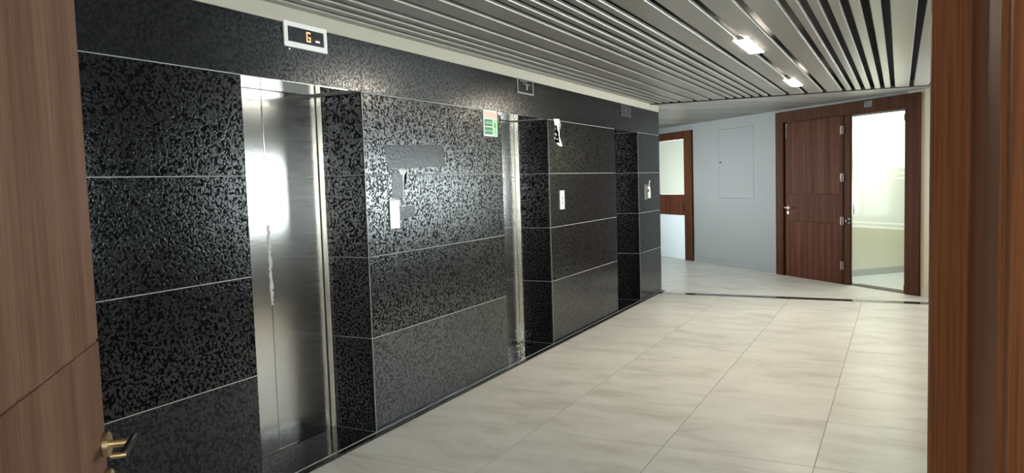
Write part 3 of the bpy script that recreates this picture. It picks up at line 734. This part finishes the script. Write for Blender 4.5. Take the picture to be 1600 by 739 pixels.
def strip(name, pts, mat, label, cat, x=0.0004, t=0.0016, group=None):
    """torn flat piece on the granite: outline in (y, z)"""
    bm = bmesh.new()
    a = [bm.verts.new((x, p[0], p[1])) for p in pts]; b = [bm.verts.new((x + t, p[0], p[1])) for p in pts]
    n = len(pts); bm.faces.new(a); bm.faces.new(b[::-1])
    for i in range(n): bm.faces.new((a[i], a[(i+1) % n], b[(i+1) % n], b[i]))
    bmesh.ops.triangulate(bm, faces=[f for f in bm.faces if len(f.verts) > 4])
    return tag(obj(name, bm, mat), label, cat, group)
strip('tape_scrap', [(5.385, 2.092), (5.42, 2.100), (5.450, 2.096), (5.447, 2.080), (5.43, 2.070), (5.40, 2.084)], M_tape, 'tiny white tape scrap at the top right corner of the green sign', 'tape')

# call buttons
def call(y0, y1, z0, z1, mat, label, dots=True):
    c = empty('call_panel', (0, (y0+y1)/2, z0)); tag(c, label, 'call button panel', 'elevator call panels')
    hw, h = (y1-y0)/2, z1-z0
    boxobj('plate', mat, (0.0, 0.009, -hw, hw, 0, h), c, 0.002)
    if dots:
        for zz in (0.30, 0.40, 0.55, 0.65):
            bm = bmesh.new(); cyl(bm, (0.009, 0, zz*h), (0.011, 0, zz*h), 0.010, 12); obj('button', bm, M_button, c, True)
    else:
        for zz in (0.42, 0.58):
            bm = bmesh.new(); cyl(bm, (0.009, 0, zz*h), (0.0115, 0, zz*h), 0.013, 16); obj('button', mat if False else bm_mat, c, True) if False else obj('button', bm, mat, c, True)
    return c
M_plate_steel = plain('bright_panel_steel', (0.82, 0.80, 0.78), 0.35, 0.6)
call(3.892, 3.992, 1.260, 1.440, M_plate_steel, 'bright blank call panel on granite right of the nearest elevator', False)
call(6.588, 6.690, 1.260, 1.440, M_white, 'white call panel with four dark marks right of the middle elevator')
call(9.262, 9.385, 1.262, 1.452, plain('dull_panel', (0.20, 0.19, 0.18), 0.4, 0.4), 'dull grey call panel on the last granite pier')
strip('torn_paper', [(6.50, 2.112), (6.63, 2.118), (6.66, 2.06), (6.655, 2.02), (6.635, 2.015), (6.630, 1.95), (6.69, 1.86), (6.62, 1.862), (6.54, 1.888), (6.545, 1.905), (6.60, 1.895), (6.61, 1.915), (6.50, 1.925), (6.505, 1.938),
      (6.575, 1.945), (6.515, 1.972), (6.53, 1.980), (6.59, 1.962), (6.598, 2.01), (6.52, 2.015), (6.52, 2.035), (6.565, 2.040), (6.565, 2.055), (6.515, 2.052)], M_paper,
      'torn white paper scrap near the top of the granite right of the middle elevator', 'paper scrap', group='torn white paper on the granite')
strip('torn_paper', [(9.43, 1.275), (9.53, 1.275), (9.54, 1.34), (9.52, 1.38), (9.53, 1.41), (9.47, 1.425), (9.53, 1.495), (9.50, 1.505), (9.44, 1.425), (9.41, 1.42), (9.42, 1.40), (9.49, 1.37), (9.42, 1.345)], M_paper,
      'torn white paper scrap beside the dull call panel on the last granite pier', 'paper scrap', group='torn white paper on the granite')
# dusty marks left by removed notices
strip('tape_residue', [(3.94, 1.615), (4.06, 1.615), (4.07, 1.45), (3.93, 1.45)], M_residue, 'smooth greyish rectangle left by a notice above the nearest call panel', 'residue', t=0.0004, group='marks of removed notices')
strip('tape_residue', [(4.00, 1.395), (4.17, 1.40), (4.17, 1.325), (4.00, 1.32)], M_residue, 'small greyish film mark right of the nearest call panel', 'residue', t=0.0004, group='marks of removed notices')
strip('tape_residue', [(3.86, 1.79), (4.55, 1.81), (4.58, 1.66), (3.90, 1.64)], M_residue, 'wide greyish film mark on the granite tile above the nearest call panel', 'residue', t=0.0004, group='marks of removed notices')
strip('tape_scrap', [(4.02, 1.632), (4.11, 1.634), (4.11, 1.600), (4.07, 1.598), (4.06, 1.50), (4.045, 1.43), (4.04, 1.44), (4.05, 1.52), (4.05, 1.598), (4.02, 1.612)], M_tape, 'thin white tape strip hanging above the nearest call panel', 'tape')
